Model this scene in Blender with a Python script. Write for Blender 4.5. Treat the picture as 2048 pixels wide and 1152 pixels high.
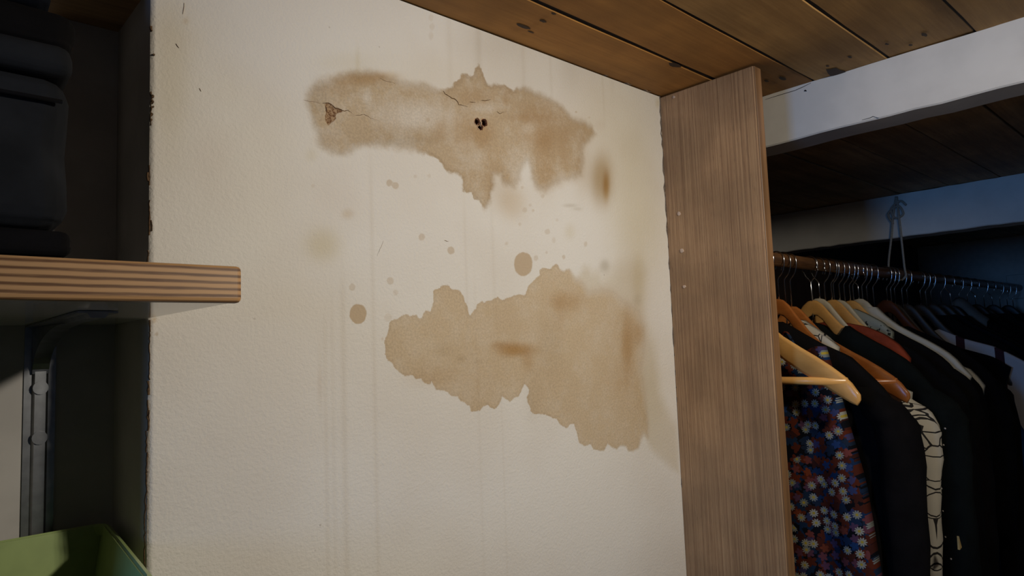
import bpy, bmesh, math, random
import numpy as np
from mathutils import Matrix, Vector
from mathutils.bvhtree import BVHTree

random.seed(7)
rng = np.random.default_rng(7)
for o in list(bpy.data.objects):
    bpy.data.objects.remove(o)
SC = bpy.context.scene
COL = SC.collection

# ------------------------------------------------------------------ camera
FPX = 1364.17
CAM = np.array([0.0, -0.9, 1.6])
YAW, PITCH, ROLL = 0.746975, 0.0827247, 0.0368098


def cam_matrix():
    cy, sy, cp, sp = math.cos(YAW), math.sin(YAW), math.cos(PITCH), math.sin(PITCH)
    cr, sr = math.cos(ROLL), math.sin(ROLL)
    fw = np.array([sy * cp, cy * cp, sp])
    rt = np.array([cy, -sy, 0])
    dn = -np.cross(rt, fw)
    return np.array([cr * rt + sr * dn, -sr * rt + cr * dn, fw]).T


CM = cam_matrix()
cd = bpy.data.cameras.new('camera')
cam = bpy.data.objects.new('camera', cd)
COL.objects.link(cam)
cd.sensor_width = 36
cd.lens = FPX / 2048 * 36
cd.clip_start = 0.02
mw = Matrix.Identity(4)
for i in range(3):
    mw[i][0], mw[i][1], mw[i][2], mw[i][3] = CM[i, 0], -CM[i, 1], -CM[i, 2], CAM[i]
cam.matrix_world = mw
SC.camera = cam


def at(px, py, axis, val):
    """point of the room seen at a photo pixel, on the plane x/y/z (0/1/2) = val"""
    d = CM @ np.array([px - 1024.0, py - 576.0, FPX])
    return CAM + d * ((val - CAM[axis]) / d[axis])


# ------------------------------------------------------------------ light
W = bpy.data.worlds.new('world')
SC.world = W
W.use_nodes = True
W.node_tree.nodes['Background'].inputs[0].default_value = (0.6, 0.7, 0.9, 1)
W.node_tree.nodes['Background'].inputs[1].default_value = 0.004
SC.view_settings.view_transform = 'Standard'
SC.view_settings.look = 'None'
SC.view_settings.gamma = 1
SC.view_settings.use_curve_mapping = False
SC.view_settings.exposure = 0.0


def light(name, kind, loc, energy, color, **kw):
    d = bpy.data.lights.new(name, kind)
    d.energy = energy
    d.color = color
    for k, v in kw.items():
        if k != 'rot':
            setattr(d, k, v)
    o = bpy.data.objects.new(name, d)
    COL.objects.link(o)
    o.location = loc
    if 'rot' in kw:
        o.rotation_euler = kw['rot']
    return o


# the room's ceiling light, behind and to the right of the camera: a wide spot, plus a narrow one added to brighten the wall centre
lamp = light('ceiling_spot_wide', 'SPOT', (0.94, -1.38, 2.085), 29.5, (1.0, 0.915, 0.775), shadow_soft_size=0.04, spot_size=math.radians(140), spot_blend=1.0)
lamp.rotation_euler = Vector((-0.10, 1.38, -0.42)).to_track_quat('-Z', 'Y').to_euler()
lamp = light('added_spot_narrow', 'SPOT', (0.90, -1.40, 2.08), 30.5, (1.0, 0.915, 0.765), shadow_soft_size=0.04, spot_size=math.radians(74), spot_blend=1.0)
lamp.rotation_euler = Vector((-0.12, 1.40, -0.52)).to_track_quat('-Z', 'Y').to_euler()
# cool daylight from the window in the left wall
light('window_daylight', 'AREA', (-1.72, -0.66, 1.78), 15, (0.15, 0.42, 1.0), shape='RECTANGLE', size=0.5, size_y=0.4,
      rot=(0, -math.pi / 2, 0))

# ------------------------------------------------------------------ material helpers


class NT:
    def __init__(self, name):
        self.m = bpy.data.materials.new(name)
        self.m.use_nodes = True
        self.t = self.m.node_tree
        self.b = self.t.nodes['Principled BSDF']

    def n(self, typ, ins=None, **kw):
        x = self.t.nodes.new(typ)
        for k, v in kw.items():
            setattr(x, k, v)
        for k, v in (ins or {}).items():
            self.s(x, k, v)
        return x

    def s(self, node, key, v):
        inp = node.inputs[key]
        if isinstance(v, bpy.types.Node):
            v = v.outputs[0]
        if isinstance(v, bpy.types.NodeSocket):
            self.t.links.new(v, inp)
        else:
            if inp.type == 'RGBA' and hasattr(v, '__len__') and len(v) == 3:
                v = (*v, 1)
            inp.default_value = v

    def set(self, **kw):
        for k, v in kw.items():
            self.s(self.b, k.replace('_', ' '), v)
        return self

    def math(self, op, a, b=0.0, clamp=False):
        x = self.n('ShaderNodeMath', operation=op, use_clamp=clamp)
        self.s(x, 0, a)
        self.s(x, 1, b)
        return x.outputs[0]

    def mix(self, f, a, b, mode='MIX'):
        x = self.n('ShaderNodeMix', data_type='RGBA', blend_type=mode)
        self.s(x, 0, f)
        self.s(x, 6, a)
        self.s(x, 7, b)
        return x.outputs[2]

    def ramp(self, v, lo, hi, a=0.0, b=1.0, smooth=True):
        x = self.n('ShaderNodeMapRange', interpolation_type='SMOOTHSTEP' if smooth else 'LINEAR')
        for k, q in zip((0, 1, 2, 3, 4), (v, lo, hi, a, b)):
            self.s(x, k, q)
        return x.outputs[0]

    def coord(self, scale=(1, 1, 1), which='Object', rnd=0.0):
        c = self.n('ShaderNodeTexCoord').outputs[which]
        mp = self.n('ShaderNodeMapping', {0: c, 3: scale})
        if rnd:
            oi = self.n('ShaderNodeObjectInfo')
            k = self.math('MULTIPLY', oi.outputs['Random'], rnd)
            cx = self.n('ShaderNodeCombineXYZ', {0: k, 1: k, 2: k})
            self.s(mp, 1, cx)
        return mp.outputs[0]

    def noise(self, vec, scale, detail=3, rough=.5):
        return self.n('ShaderNodeTexNoise', {'Vector': vec, 'Scale': scale, 'Detail': detail, 'Roughness': rough}).outputs[0]

    def attr(self, name, out='Fac'):
        return self.n('ShaderNodeAttribute', attribute_name=name).outputs[out]

    def bump(self, h, strength, dist):
        b = self.n('ShaderNodeBump', {'Height': h, 'Strength': strength, 'Distance': dist})
        self.s(self.b, 'Normal', b)
        return b


def lin(r, g, b):
    f = lambda c: (c / 255 / 12.92) if c <= 10 else ((c / 255 + .055) / 1.055) ** 2.4
    return (f(r), f(g), f(b))


def plain(name, col, rough=.7, metal=0.0, var=.15, nscale=40, spec=.5, bump=0.0):
    t = NT(name)
    v = t.coord()
    k = t.ramp(t.noise(v, nscale, 4), .3, .7, 1 - var, 1 + var)
    c = t.mix(1.0, col, t.n('ShaderNodeCombineXYZ', {0: k, 1: k, 2: k}), 'MULTIPLY')
    t.set(Base_Color=c, Roughness=rough, Metallic=metal)
    t.b.inputs['Specular IOR Level'].default_value = spec
    if bump:
        t.bump(t.noise(v, nscale * 5, 3), .5, bump)
    return t.m


def wood(name, light_c, dark_c, stretch, scale, fine=1.0, rough=.5, bump=.0004, rnd=30.0, contrast=(.35, .65), knots=False):
    """grain running along the axis whose stretch is small"""
    t = NT(name)
    v = t.coord(stretch, rnd=rnd)
    big = t.noise(v, scale, 5, .6)
    finev = t.noise(v, scale * 6, 3, .7)
    g = t.math('ADD', t.math('MULTIPLY', big, .65), t.math('MULTIPLY', finev, .35 * fine))
    f = t.ramp(g, contrast[0], contrast[1])
    c = t.mix(f, dark_c, light_c)
    w = t.coord((1, 1, 1), rnd=rnd)
    blot = t.ramp(t.noise(w, 6, 3), .35, .7, .78, 1.12)
    c = t.mix(1.0, c, t.n('ShaderNodeCombineXYZ', {0: blot, 1: blot, 2: blot}), 'MULTIPLY')
    t.set(Base_Color=c, Roughness=rough)
    if bump:
        t.bump(g, .6, bump)
    return t.m


M = {}
M['board'] = wood('board_laminate', lin(188, 151, 108), lin(146, 109, 74), (1, 1, .006), 380, 1.1, .5, .0005, 0, (.36, .66))
M['board_edge'] = wood('board_edge_wood', lin(150, 112, 76), lin(112, 82, 54), (1, 1, .012), 120, 1, .45, .0003, 0)
def board_pores():
    t = M['board'].node_tree
    n = NT.__new__(NT)
    n.m, n.t, n.b = M['board'], t, t.nodes['Principled BSDF']
    src = n.b.inputs['Base Color'].links[0].from_socket
    pores = n.ramp(n.noise(n.coord((1, 1, .05)), 700, 2, .6), .58, .68)
    sep = n.n('ShaderNodeSeparateXYZ', {0: n.coord()})
    band = n.ramp(sep.outputs[1], -.02, -.13, .25, 1.0)
    lines = n.ramp(n.noise(n.coord((1, 1, .004)), 240, 2, .5), .52, .62)
    k = n.math('ADD', n.math('MULTIPLY', pores, .35), n.math('MULTIPLY', n.math('MULTIPLY', lines, band), .38), True)
    n.s(n.b, 'Base Color', n.mix(k, src, lin(96, 68, 44)))


board_pores()
M['plug'] = plain('filler_plug', lin(205, 180, 155), .7)
M['plank'] = wood('ceiling_plank_wood', lin(186, 146, 88), lin(146, 108, 60), (.06, 1, 1), 26, 1, .75, .0006, 30, (.25, .75))
M['plank_orange'] = wood('ceiling_plank_orange', lin(184, 132, 64), lin(150, 102, 46), (.06, 1, 1), 26, 1, .75, .0006, 30, (.25, .75))
M['plank_dark'] = wood('ceiling_plank_dark', lin(176, 142, 98), lin(128, 98, 62), (.07, 1, 1), 30, 1, .7, .0006, 30, (.3, .7))
M['knot'] = plain('wood_knot', lin(52, 34, 20), .7)
M['dark'] = plain('dark_gap', lin(26, 20, 15), .95)
M['floor'] = wood('floor_wood', lin(190, 162, 128), lin(150, 120, 90), (.1, 1, 1), 20, 1, .5)
M['white'] = plain('white_paint', lin(200, 196, 188), .55, var=.05, bump=.0003)
M['white_beam'] = plain('white_beam_paint', lin(232, 229, 222), .5, var=.05, nscale=12, bump=.0003)
M['niche'] = plain('niche_plaster', lin(176, 172, 168), .8, var=.08, nscale=14, bump=.0004)
M['panel_dark'] = wood('dark_panelling', lin(70, 54, 44), lin(44, 34, 28), (1, 1, .05), 30, 1, .7, .0003, 5)  # brown kept this dark to stand in for shade in the recess
M['room_paint'] = plain('room_paint', lin(168, 158, 146), .8, var=.05)
M['shelf_face'] = None
M['laminate'] = plain('shelf_laminate', lin(196, 194, 190), .12, var=.03)
M['steel'] = plain('zinc_steel', lin(150, 152, 156), .34, 1.0, .12, 60)
M['chrome'] = plain('hook_chrome', lin(206, 206, 206), .16, 1.0, .04)
M['hole_brown'] = plain('hole_brown', lin(84, 48, 26), .9, var=.4, nscale=400)
M['crack'] = plain('crack_dark', lin(92, 66, 42), .95, var=.3, nscale=300)
M['crack_soft'] = plain('crack_soft', lin(128, 106, 82), .95, var=.3, nscale=300)
M['rust'] = plain('edge_rust', lin(88, 66, 44), .95, var=.5, nscale=300)
M['caulk'] = plain('old_caulk', lin(104, 92, 80), .9, var=.3, nscale=200)
M['crumb'] = plain('plaster_crumb', lin(176, 148, 116), .95, var=.2, nscale=500)
M['crate'] = plain('green_plastic', lin(146, 164, 104), .35, var=.05)
M['rope'] = plain('cotton_rope', lin(170, 166, 156), .9, var=.2, nscale=300, bump=.001)
M['rail'] = wood('rail_wood', lin(120, 84, 54), lin(78, 52, 32), (.05, 1, 1), 60, 1, .32, 0)


def hanger_wood(name, c1, c2):
    return wood(name, c1, c2, (1, .08, .3), 60, .6, .28, 0, 9)


M['h_light'] = hanger_wood('hanger_beech', lin(240, 186, 112), lin(220, 164, 92))
M['h_orange'] = hanger_wood('hanger_orange', lin(206, 132, 66), lin(178, 104, 48))
M['h_brown'] = hanger_wood('hanger_brown', lin(112, 66, 40), lin(84, 48, 28))
M['h_cream'] = plain('hanger_cream', lin(214, 202, 176), .45, var=.04)
M['h_dark'] = plain('hanger_dark', lin(60, 54, 50), .4)


def cloth(name, col, var=.25, rough=.92):
    t = NT(name)
    v = t.coord()
    k = t.ramp(t.noise(v, 18, 3), .3, .7, 1 - var, 1 + var)
    c = t.mix(1.0, col, t.n('ShaderNodeCombineXYZ', {0: k, 1: k, 2: k}), 'MULTIPLY')
    t.set(Base_Color=c, Roughness=rough)
    t.b.inputs['Specular IOR Level'].default_value = .12
    t.bump(t.noise(v, 700, 2), .4, .0005)
    return t.m


M['black'] = cloth('black_cloth', lin(13, 12, 14))
M['black2'] = cloth('black_knit', lin(17, 15, 16))
M['blackgreen'] = cloth('green_black_cloth', lin(17, 21, 20))
M['navy'] = cloth('navy_cloth', lin(14, 18, 27))
M['charcoal'] = cloth('charcoal_cloth', lin(27, 26, 26))
M['terracotta'] = cloth('terracotta_knit', lin(140, 62, 40))
M['whitecloth'] = cloth('white_cotton', lin(206, 200, 184), .06)
M['greycloth'] = cloth('grey_collar', lin(120, 118, 112), .1)
M['bluecloth'] = cloth('blue_cloth', lin(24, 74, 128))
M['bagcloth'] = cloth('bag_cloth', lin(30, 32, 36))
M['pearl'] = plain('pearl_button', lin(200, 190, 180), .3)
M['tag'] = plain('gold_tag', lin(190, 160, 96), .5)


def shelf_face_mat():
    t = NT('shelf_edge_wood')
    v = t.coord((.35, 1, 1))
    wob = t.noise(v, 6, 2)
    sep = t.n('ShaderNodeSeparateXYZ', {0: t.coord((1, 1, 1))})
    z = t.math('ADD', sep.outputs[2], t.math('MULTIPLY', wob, .011))
    s = t.math('SINE', t.math('MULTIPLY', z, 1050))
    n2 = t.noise(t.coord((.04, 1, 1)), 900, 3, .6)
    g = t.math('ADD', t.math('MULTIPLY', s, .5), t.math('MULTIPLY', n2, .9))
    f = t.ramp(g, -.15, .75)
    t.set(Base_Color=t.mix(f, lin(98, 62, 32), lin(190, 145, 96)), Roughness=.42)
    return t.m


M['shelf_face'] = shelf_face_mat()


def floral_mat():
    t = NT('floral_print')
    src = t.n('ShaderNodeTexCoord').outputs['Object']
    sep = t.n('ShaderNodeSeparateXYZ', {0: src})
    uv = t.n('ShaderNodeCombineXYZ', {0: sep.outputs[1], 1: sep.outputs[2]})
    col = lin(16, 17, 24)

    def layer(col, scale, size, petals, keep, ca, cb, seed, centre=None):
        off = t.n('ShaderNodeMapping', {0: uv.outputs[0], 1: (seed, seed * .37, 0)}).outputs[0]
        vo = t.n('ShaderNodeTexVoronoi', {'Vector': off, 'Scale': scale, 'Randomness': .9}, voronoi_dimensions='2D')
        d = t.n('ShaderNodeVectorMath', {0: off, 1: vo.outputs['Position']}, operation='SUBTRACT')
        dx = t.n('ShaderNodeSeparateXYZ', {0: d.outputs[0]})
        ang = t.math('ARCTAN2', dx.outputs[1], dx.outputs[0])
        ln = t.n('ShaderNodeVectorMath', {0: d.outputs[0]}, operation='LENGTH').outputs['Value']
        pet = t.math('ABSOLUTE', t.math('COSINE', t.math('MULTIPLY', ang, petals / 2)))
        rad = t.math('MULTIPLY', t.math('ADD', t.math('MULTIPLY', pet, .5), .5), size)
        m = t.math('LESS_THAN', ln, rad)
        sc = t.n('ShaderNodeSeparateColor', {0: vo.outputs['Color']})
        m = t.math('MULTIPLY', m, t.math('LESS_THAN', sc.outputs[0], keep))
        c = t.mix(sc.outputs[1], ca, cb)
        out = t.mix(m, col, c)
        if centre:
            m2 = t.math('MULTIPLY', t.math('LESS_THAN', ln, size * .3), t.math('LESS_THAN', sc.outputs[0], keep))
            out = t.mix(m2, out, centre)
        return out
    col = layer(col, 52, .0135, 5, .75, lin(20, 48, 88), lin(30, 42, 60), 3.1)
    col = layer(col, 50, .0125, 5, .7, lin(96, 42, 25), lin(56, 30, 27), 7.7)
    col = layer(col, 44, .0095, 5, .45, lin(122, 58, 34), lin(26, 60, 106), 1.3)
    col = layer(col, 43, .0092, 10, .52, lin(160, 158, 146), lin(112, 120, 120), 5.5, lin(170, 150, 60))
    t.set(Base_Color=col, Roughness=.85)
    t.b.inputs['Specular IOR Level'].default_value = .1
    return t.m


M['floral'] = floral_mat()


def lines_mat():
    t = NT('line_print')
    src = t.n('ShaderNodeTexCoord').outputs['Object']
    sep = t.n('ShaderNodeSeparateXYZ', {0: src})
    uv = t.n('ShaderNodeCombineXYZ', {0: t.math('ADD', sep.outputs[1], t.math('MULTIPLY', sep.outputs[0], .9)), 1: sep.outputs[2]})
    v1 = t.n('ShaderNodeTexVoronoi', {'Vector': uv.outputs[0], 'Scale': 17}, voronoi_dimensions='2D', feature='DISTANCE_TO_EDGE')
    mp = t.n('ShaderNodeMapping', {0: uv.outputs[0], 1: (2.3, 1.1, 0), 2: (0, 0, .9), 3: (1.7, 1.0, 1)})
    v2 = t.n('ShaderNodeTexVoronoi', {'Vector': mp.outputs[0], 'Scale': 12}, voronoi_dimensions='2D', feature='DISTANCE_TO_EDGE')
    m = t.math('MAXIMUM', t.math('LESS_THAN', v1.outputs[0], .022), t.math('LESS_THAN', v2.outputs[0], .022))
    t.set(Base_Color=t.mix(m, lin(206, 198, 180), lin(38, 34, 32)), Roughness=.85)
    return t.m


M['lines'] = lines_mat()


def scribble_mat():
    t = NT('scribble_print')
    v = t.coord()
    a = t.noise(v, 60, 3)
    b = t.noise(v, 9, 2)
    m = t.math('MULTIPLY', t.math('GREATER_THAN', a, .56), t.math('GREATER_THAN', b, .5))
    t.set(Base_Color=t.mix(m, lin(150, 152, 138), lin(36, 40, 38)), Roughness=.9)
    return t.m


M['scribble'] = scribble_mat()


def stripe_mat():
    t = NT('maroon_white_stripes')
    sep = t.n('ShaderNodeSeparateXYZ', {0: t.coord()})
    s = t.math('FRACT', t.math('MULTIPLY', t.math('ADD', t.math('MULTIPLY', sep.outputs[1], -1), 2.0 - .002), 9.05))
    m = t.math('LESS_THAN', s, .235)
    t.set(Base_Color=t.mix(m, lin(206, 202, 204), lin(62, 22, 36)), Roughness=.88)
    return t.m


M['stripe'] = stripe_mat()

# ------------------------------------------------------------------ object helpers


def link(name, me, mat, parent=None, smooth=False):
    o = bpy.data.objects.new(name, me)
    COL.objects.link(o)
    if parent is not None:
        o.parent = parent
    if mat is not None and not me.materials:
        me.materials.append(mat)
    if smooth:
        me.polygons.foreach_set('use_smooth', [True] * len(me.polygons))
    return o


def origin(parent):
    return np.array(parent.location) if parent is not None else np.zeros(3)


def raw(name, verts, faces, mat, parent=None, smooth=False):
    v = np.asarray(verts, float) - origin(parent)
    me = bpy.data.meshes.new(name)
    me.from_pydata(v.tolist(), [], [list(map(int, f)) for f in faces])
    me.validate()
    bm = bmesh.new()
    bm.from_mesh(me)
    bmesh.ops.recalc_face_normals(bm, faces=bm.faces)
    bm.to_mesh(me)
    bm.free()
    return link(name, me, mat, parent, smooth)


def box(name, lo, hi, mat, parent=None, bevel=0.0, seg=2):
    off = origin(parent)
    bm = bmesh.new()
    bmesh.ops.create_cube(bm, size=1)
    c = [(a + b) / 2 for a, b in zip(lo, hi)]
    for v in bm.verts:
        v.co = Vector([c[i] + v.co[i] * (hi[i] - lo[i]) - off[i] for i in range(3)])
    if bevel:
        bmesh.ops.bevel(bm, geom=bm.edges[:], offset=bevel, segments=seg, affect='EDGES', profile=.5)
    me = bpy.data.meshes.new(name)
    bm.to_mesh(me)
    bm.free()
    return link(name, me, mat, parent, False)


def tube_data(path, rad, n=8, cap=True, ry=None):
    P = [np.array(p, float) for p in path]
    rad = list(rad) if hasattr(rad, '__len__') else [rad] * len(P)
    V, F = [], []
    up = None
    for i, p in enumerate(P):
        d = P[min(i + 1, len(P) - 1)] - P[max(i - 1, 0)]
        d /= np.linalg.norm(d)
        if up is None:
            a = np.array([0, 0, 1.0]) if abs(d[2]) < .9 else np.array([1.0, 0, 0])
            up = np.cross(np.cross(d, a), d)
        up = up - d * np.dot(up, d)
        up /= np.linalg.norm(up)
        sd = np.cross(d, up)
        for k in range(n):
            t = 2 * math.pi * k / n
            V.append(p + rad[i] * (math.cos(t) * up + math.sin(t) * sd))
    m = len(P)
    for i in range(m - 1):
        for k in range(n):
            F.append((i * n + k, i * n + (k + 1) % n, (i + 1) * n + (k + 1) % n, (i + 1) * n + k))
    if cap:
        F.append(tuple(range(n))[::-1])
        F.append(tuple(range((m - 1) * n, m * n)))
    return V, F


def tube(name, path, rad, mat, parent=None, n=8):
    V, F = tube_data(path, rad, n)
    return raw(name, V, F, mat, parent, True)


def smooth_path(pts, k=6):
    P = [np.array(p, float) for p in pts]
    P = [2 * P[0] - P[1]] + P + [2 * P[-1] - P[-2]]
    out = []
    for i in range(1, len(P) - 2):
        for j in range(k):
            t = j / k
            a, b, c, d = P[i - 1:i + 3]
            out.append(.5 * (2 * b + (c - a) * t + (2 * a - 5 * b + 4 * c - d) * t * t + (3 * b - a - 3 * c + d) * t ** 3))
    out.append(P[-2])
    return out


def thing(name, label, cat, loc, group=None):
    o = bpy.data.objects.new(name, None)
    COL.objects.link(o)
    o.location = loc
    return tag(o, label, cat, group)


def tag(o, label=None, cat=None, group=None, kind=None):
    for k, v in (('label', label), ('category', cat), ('group', group), ('kind', kind)):
        if v:
            o[k] = v
    return o


def struct(o):
    o['kind'] = 'structure'
    return o


# ------------------------------------------------------------------ key dimensions (metres)
ZC = 2.172            # plank ceiling above the stained wall
ZL = 2.066            # lower ceiling over the recesses
X0, X1 = 0.236, 1.329  # the stained wall
YB = 0.36             # back of the wardrobe recess
YN = 0.164            # back of the shelf niche
YR, ZR, RR = -0.098, 1.790, 0.017   # clothes rail

# ------------------------------------------------------------------ the stained wall


def poly_sdf(P, X, Z):
    """signed distance (negative inside) to the closed polygon P on the wall plane"""
    P = np.asarray(P)
    d = np.full(X.shape, 1e9)
    ins = np.zeros(X.shape, bool)
    lo, hi = P.min(0) - .12, P.max(0) + .12
    sel = (X > lo[0]) & (X < hi[0]) & (Z > lo[1]) & (Z < hi[1])
    x, z = X[sel], Z[sel]
    dd = np.full(x.shape, 1e9)
    ii = np.zeros(x.shape, bool)
    for a, b in zip(P, np.roll(P, -1, 0)):
        e = b - a
        L = max(e @ e, 1e-12)
        t = np.clip(((x - a[0]) * e[0] + (z - a[1]) * e[1]) / L, 0, 1)
        dd = np.minimum(dd, np.hypot(x - a[0] - t * e[0], z - a[1] - t * e[1]))
        c = (a[1] > z) != (b[1] > z)
        with np.errstate(divide='ignore', invalid='ignore'):
            xi = a[0] + (z - a[1]) * (e[0] / (e[1] if abs(e[1]) > 1e-12 else 1e-12))
        ii ^= c & (x < xi)
    d[sel] = np.where(ii, -dd, dd)
    d[~sel] = .2
    return d


def crop(pts, x0, y0, s):
    return [(x0 + x / s, y0 + y / s) for x, y in pts]


A1 = (760, 560, 4.1156)
A2 = (1020, 520, 4.1156)
A3 = (1020, 720, 4.4306)
B1 = (600, 130, 6.063)
B2 = (840, 120, 3.716)
B3 = (1040, 160, 4.267)
low_stain = crop([(80, 345), (100, 325), (145, 320), (180, 295), (210, 280), (235, 290), (245, 300), (270, 290), (300, 288), (310, 305),
                  (330, 322), (345, 315), (352, 280), (370, 255), (395, 250), (412, 262), (430, 220), (440, 170), (440, 120), (437, 90),
                  (455, 72), (490, 68), (500, 48), (525, 40), (560, 42), (580, 60), (592, 78), (620, 80), (650, 80), (668, 105),
                  (690, 140), (700, 180), (720, 215), (728, 260), (738, 303), (755, 270), (790, 235), (800, 200), (840, 172),
                  (855, 188), (880, 170), (915, 172), (940, 150), (970, 138), (985, 155), (1015, 165), (1050, 145), (1080, 140),
                  (1110, 125), (1150, 118), (1195, 128)], *A1)
low_stain += crop([(135, 260), (150, 215), (185, 180), (215, 150), (250, 125), (240, 90), (260, 65), (300, 65), (340, 75), (350, 50),
                   (382, 25), (400, 50), (415, 80), (445, 95), (465, 75), (490, 75), (505, 105), (530, 140), (548, 158),
                   (600, 190), (640, 260), (760, 240), (860, 260), (930, 340), (1060, 420), (1100, 560), (1110, 700), (1080, 900),
                   (1110, 1080)], *A2)
low_stain += crop([(1230, 560), (1225, 690), (1190, 648), (1160, 710), (1140, 780), (1090, 808), (1050, 808), (1030, 765), (975, 762),
                   (945, 790), (900, 770), (865, 743), (835, 803), (790, 805), (740, 790), (715, 745), (660, 765), (610, 735),
                   (590, 640), (565, 565), (530, 570), (505, 605), (440, 570), (415, 520), (380, 520), (330, 490), (290, 482),
                   (215, 480), (180, 455), (180, 430), (155, 380), (145, 330), (165, 300), (165, 260), (128, 205)], *A3)
low_stain += crop([(1165, 905), (1140, 960), (1112, 965), (1070, 1000), (1010, 965), (1002, 950), (990, 1000), (960, 1050),
                   (940, 1065), (900, 1045), (885, 1025), (850, 1040), (820, 1075), (750, 1083), (740, 1045), (690, 1005),
                   (665, 1000), (635, 958), (585, 955), (555, 925), (510, 910), (460, 905), (440, 860), (428, 828), (410, 860),
                   (370, 850), (335, 810), (295, 815), (270, 785), (200, 788), (150, 750), (110, 715), (105, 690), (65, 660),
                   (42, 610), (45, 560), (35, 500), (55, 460), (70, 410)], *A1)
# paler film around the right end of the lower stain
film = crop([(548, 158), (590, 85), (615, 50), (655, 65), (670, 100), (725, 92), (760, 150), (800, 120), (900, 40), (1050, 20),
             (1110, 100), (1120, 500), (1200, 700), (1230, 1100)], *A2)
film += crop([(1480, 600), (1500, 1000), (1420, 950), (1340, 880), (1270, 810), (1225, 740), (1190, 648), (1000, 500), (500, 0)], *A3)
up_stain = crop([(100, 440), (105, 360), (125, 290), (180, 250), (270, 215), (340, 190), (420, 150), (560, 120), (680, 105),
                 (780, 95), (870, 90), (950, 100), (1010, 130), (1090, 150), (1160, 175), (1210, 215), (1350, 240), (1500, 250),
                 (1650, 300), (1760, 310)], *B1)
up_stain += crop([(240, 200), (250, 165), (290, 165), (305, 140), (315, 112), (350, 115), (385, 130), (410, 120), (415, 60),
                  (435, 33), (455, 60), (470, 120), (500, 170), (530, 185), (600, 190), (640, 185), (665, 220), (690, 240),
                  (720, 225), (770, 215), (830, 235), (900, 265), (980, 300), (1050, 340), (1100, 400)], *B2)
up_stain += crop([(460, 335), (560, 360), (620, 400), (640, 460), (580, 510), (540, 560), (540, 640), (540, 720), (520, 800),
                  (470, 820)], *B3)
up_stain += crop([(1110, 880), (1060, 890), (1000, 920), (930, 960), (870, 945), (840, 880), (830, 800), (800, 740), (760, 790),
                  (740, 880), (700, 930), (660, 920), (620, 900), (600, 850), (550, 850), (540, 950), (520, 1030), (490, 1110),
                  (470, 1105), (430, 1045), (400, 1030), (380, 985), (320, 965), (315, 920), (330, 900), (310, 860), (280, 835),
                  (230, 835), (190, 810), (170, 780), (130, 750), (110, 735), (70, 710), (0, 688)], *B2)
up_stain += crop([(1400, 1040), (1200, 1010), (1050, 980), (900, 960), (750, 960), (660, 1000), (600, 1050), (500, 1075),
                  (400, 1050), (290, 990), (230, 900), (190, 800), (160, 650), (140, 560), (110, 470)], *B1)
flake = crop([(290, 470), (350, 462), (400, 500), (440, 530), (500, 545), (520, 570), (450, 585), (430, 620), (440, 640), (415, 680),
              (390, 690), (345, 735), (325, 715), (305, 670), (300, 620), (320, 570), (310, 520)], *B1)
holes = [(954.0, 243.5, .0058), (960.0, 253.5, .0056), (968.0, 245.5, .0064)]
# round drips: px, py, rx, ry, strength
spots = [(716, 628, 17, 20, 1.0), (1047, 528, 18.5, 24, .95), (778, 366, 6.5, 7, .6), (790, 371, 7, 7, .55), (843, 474, 6.5, 7, .5),
         (902, 501, 7, 8, .65), (780, 562, 7, 7.5, .45), (791, 585, 5, 6, .3), (704, 574, 6.5, 7, .4), (777, 635, 8, 8, .22),
         (1072, 516, 4.5, 5.5, .4), (1128, 514, 3.5, 4.5, .5), (1095, 463, 5.5, 6, .35), (1013, 487, 4, 4, .35), (1093, 505, 2.5, 3, .35),
         (1040, 448, 3, 3, .3), (1061, 410, 3, 3, .3), (1067, 421, 3, 3.5, .4), (1050, 420, 5, 5, .3), (1171, 488, 3.5, 5, .4),
         (830, 353, 4, 4, .25), (858, 352, 3, 4, .25), (855, 240, 4, 4, .4), (765, 678, 3, 3.5, .35), (1108, 481, 4, 6, .25),
         (313, 668, 4, 5, .5), (626, 372, 4, 4, .2), (1086, 392, 4, 4, .3), (1045, 375, 3, 3, .3), (1152, 224, 2, 2, .6),
         (1178, 235, 2, 2, .4), (862, 72, 5, 8, .2), (864, 54, 5, 7, .22), (862, 36, 5, 7, .2), (1115, 440, 3, 3, .25), (555, 950, 3, 2, .4)]
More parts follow.
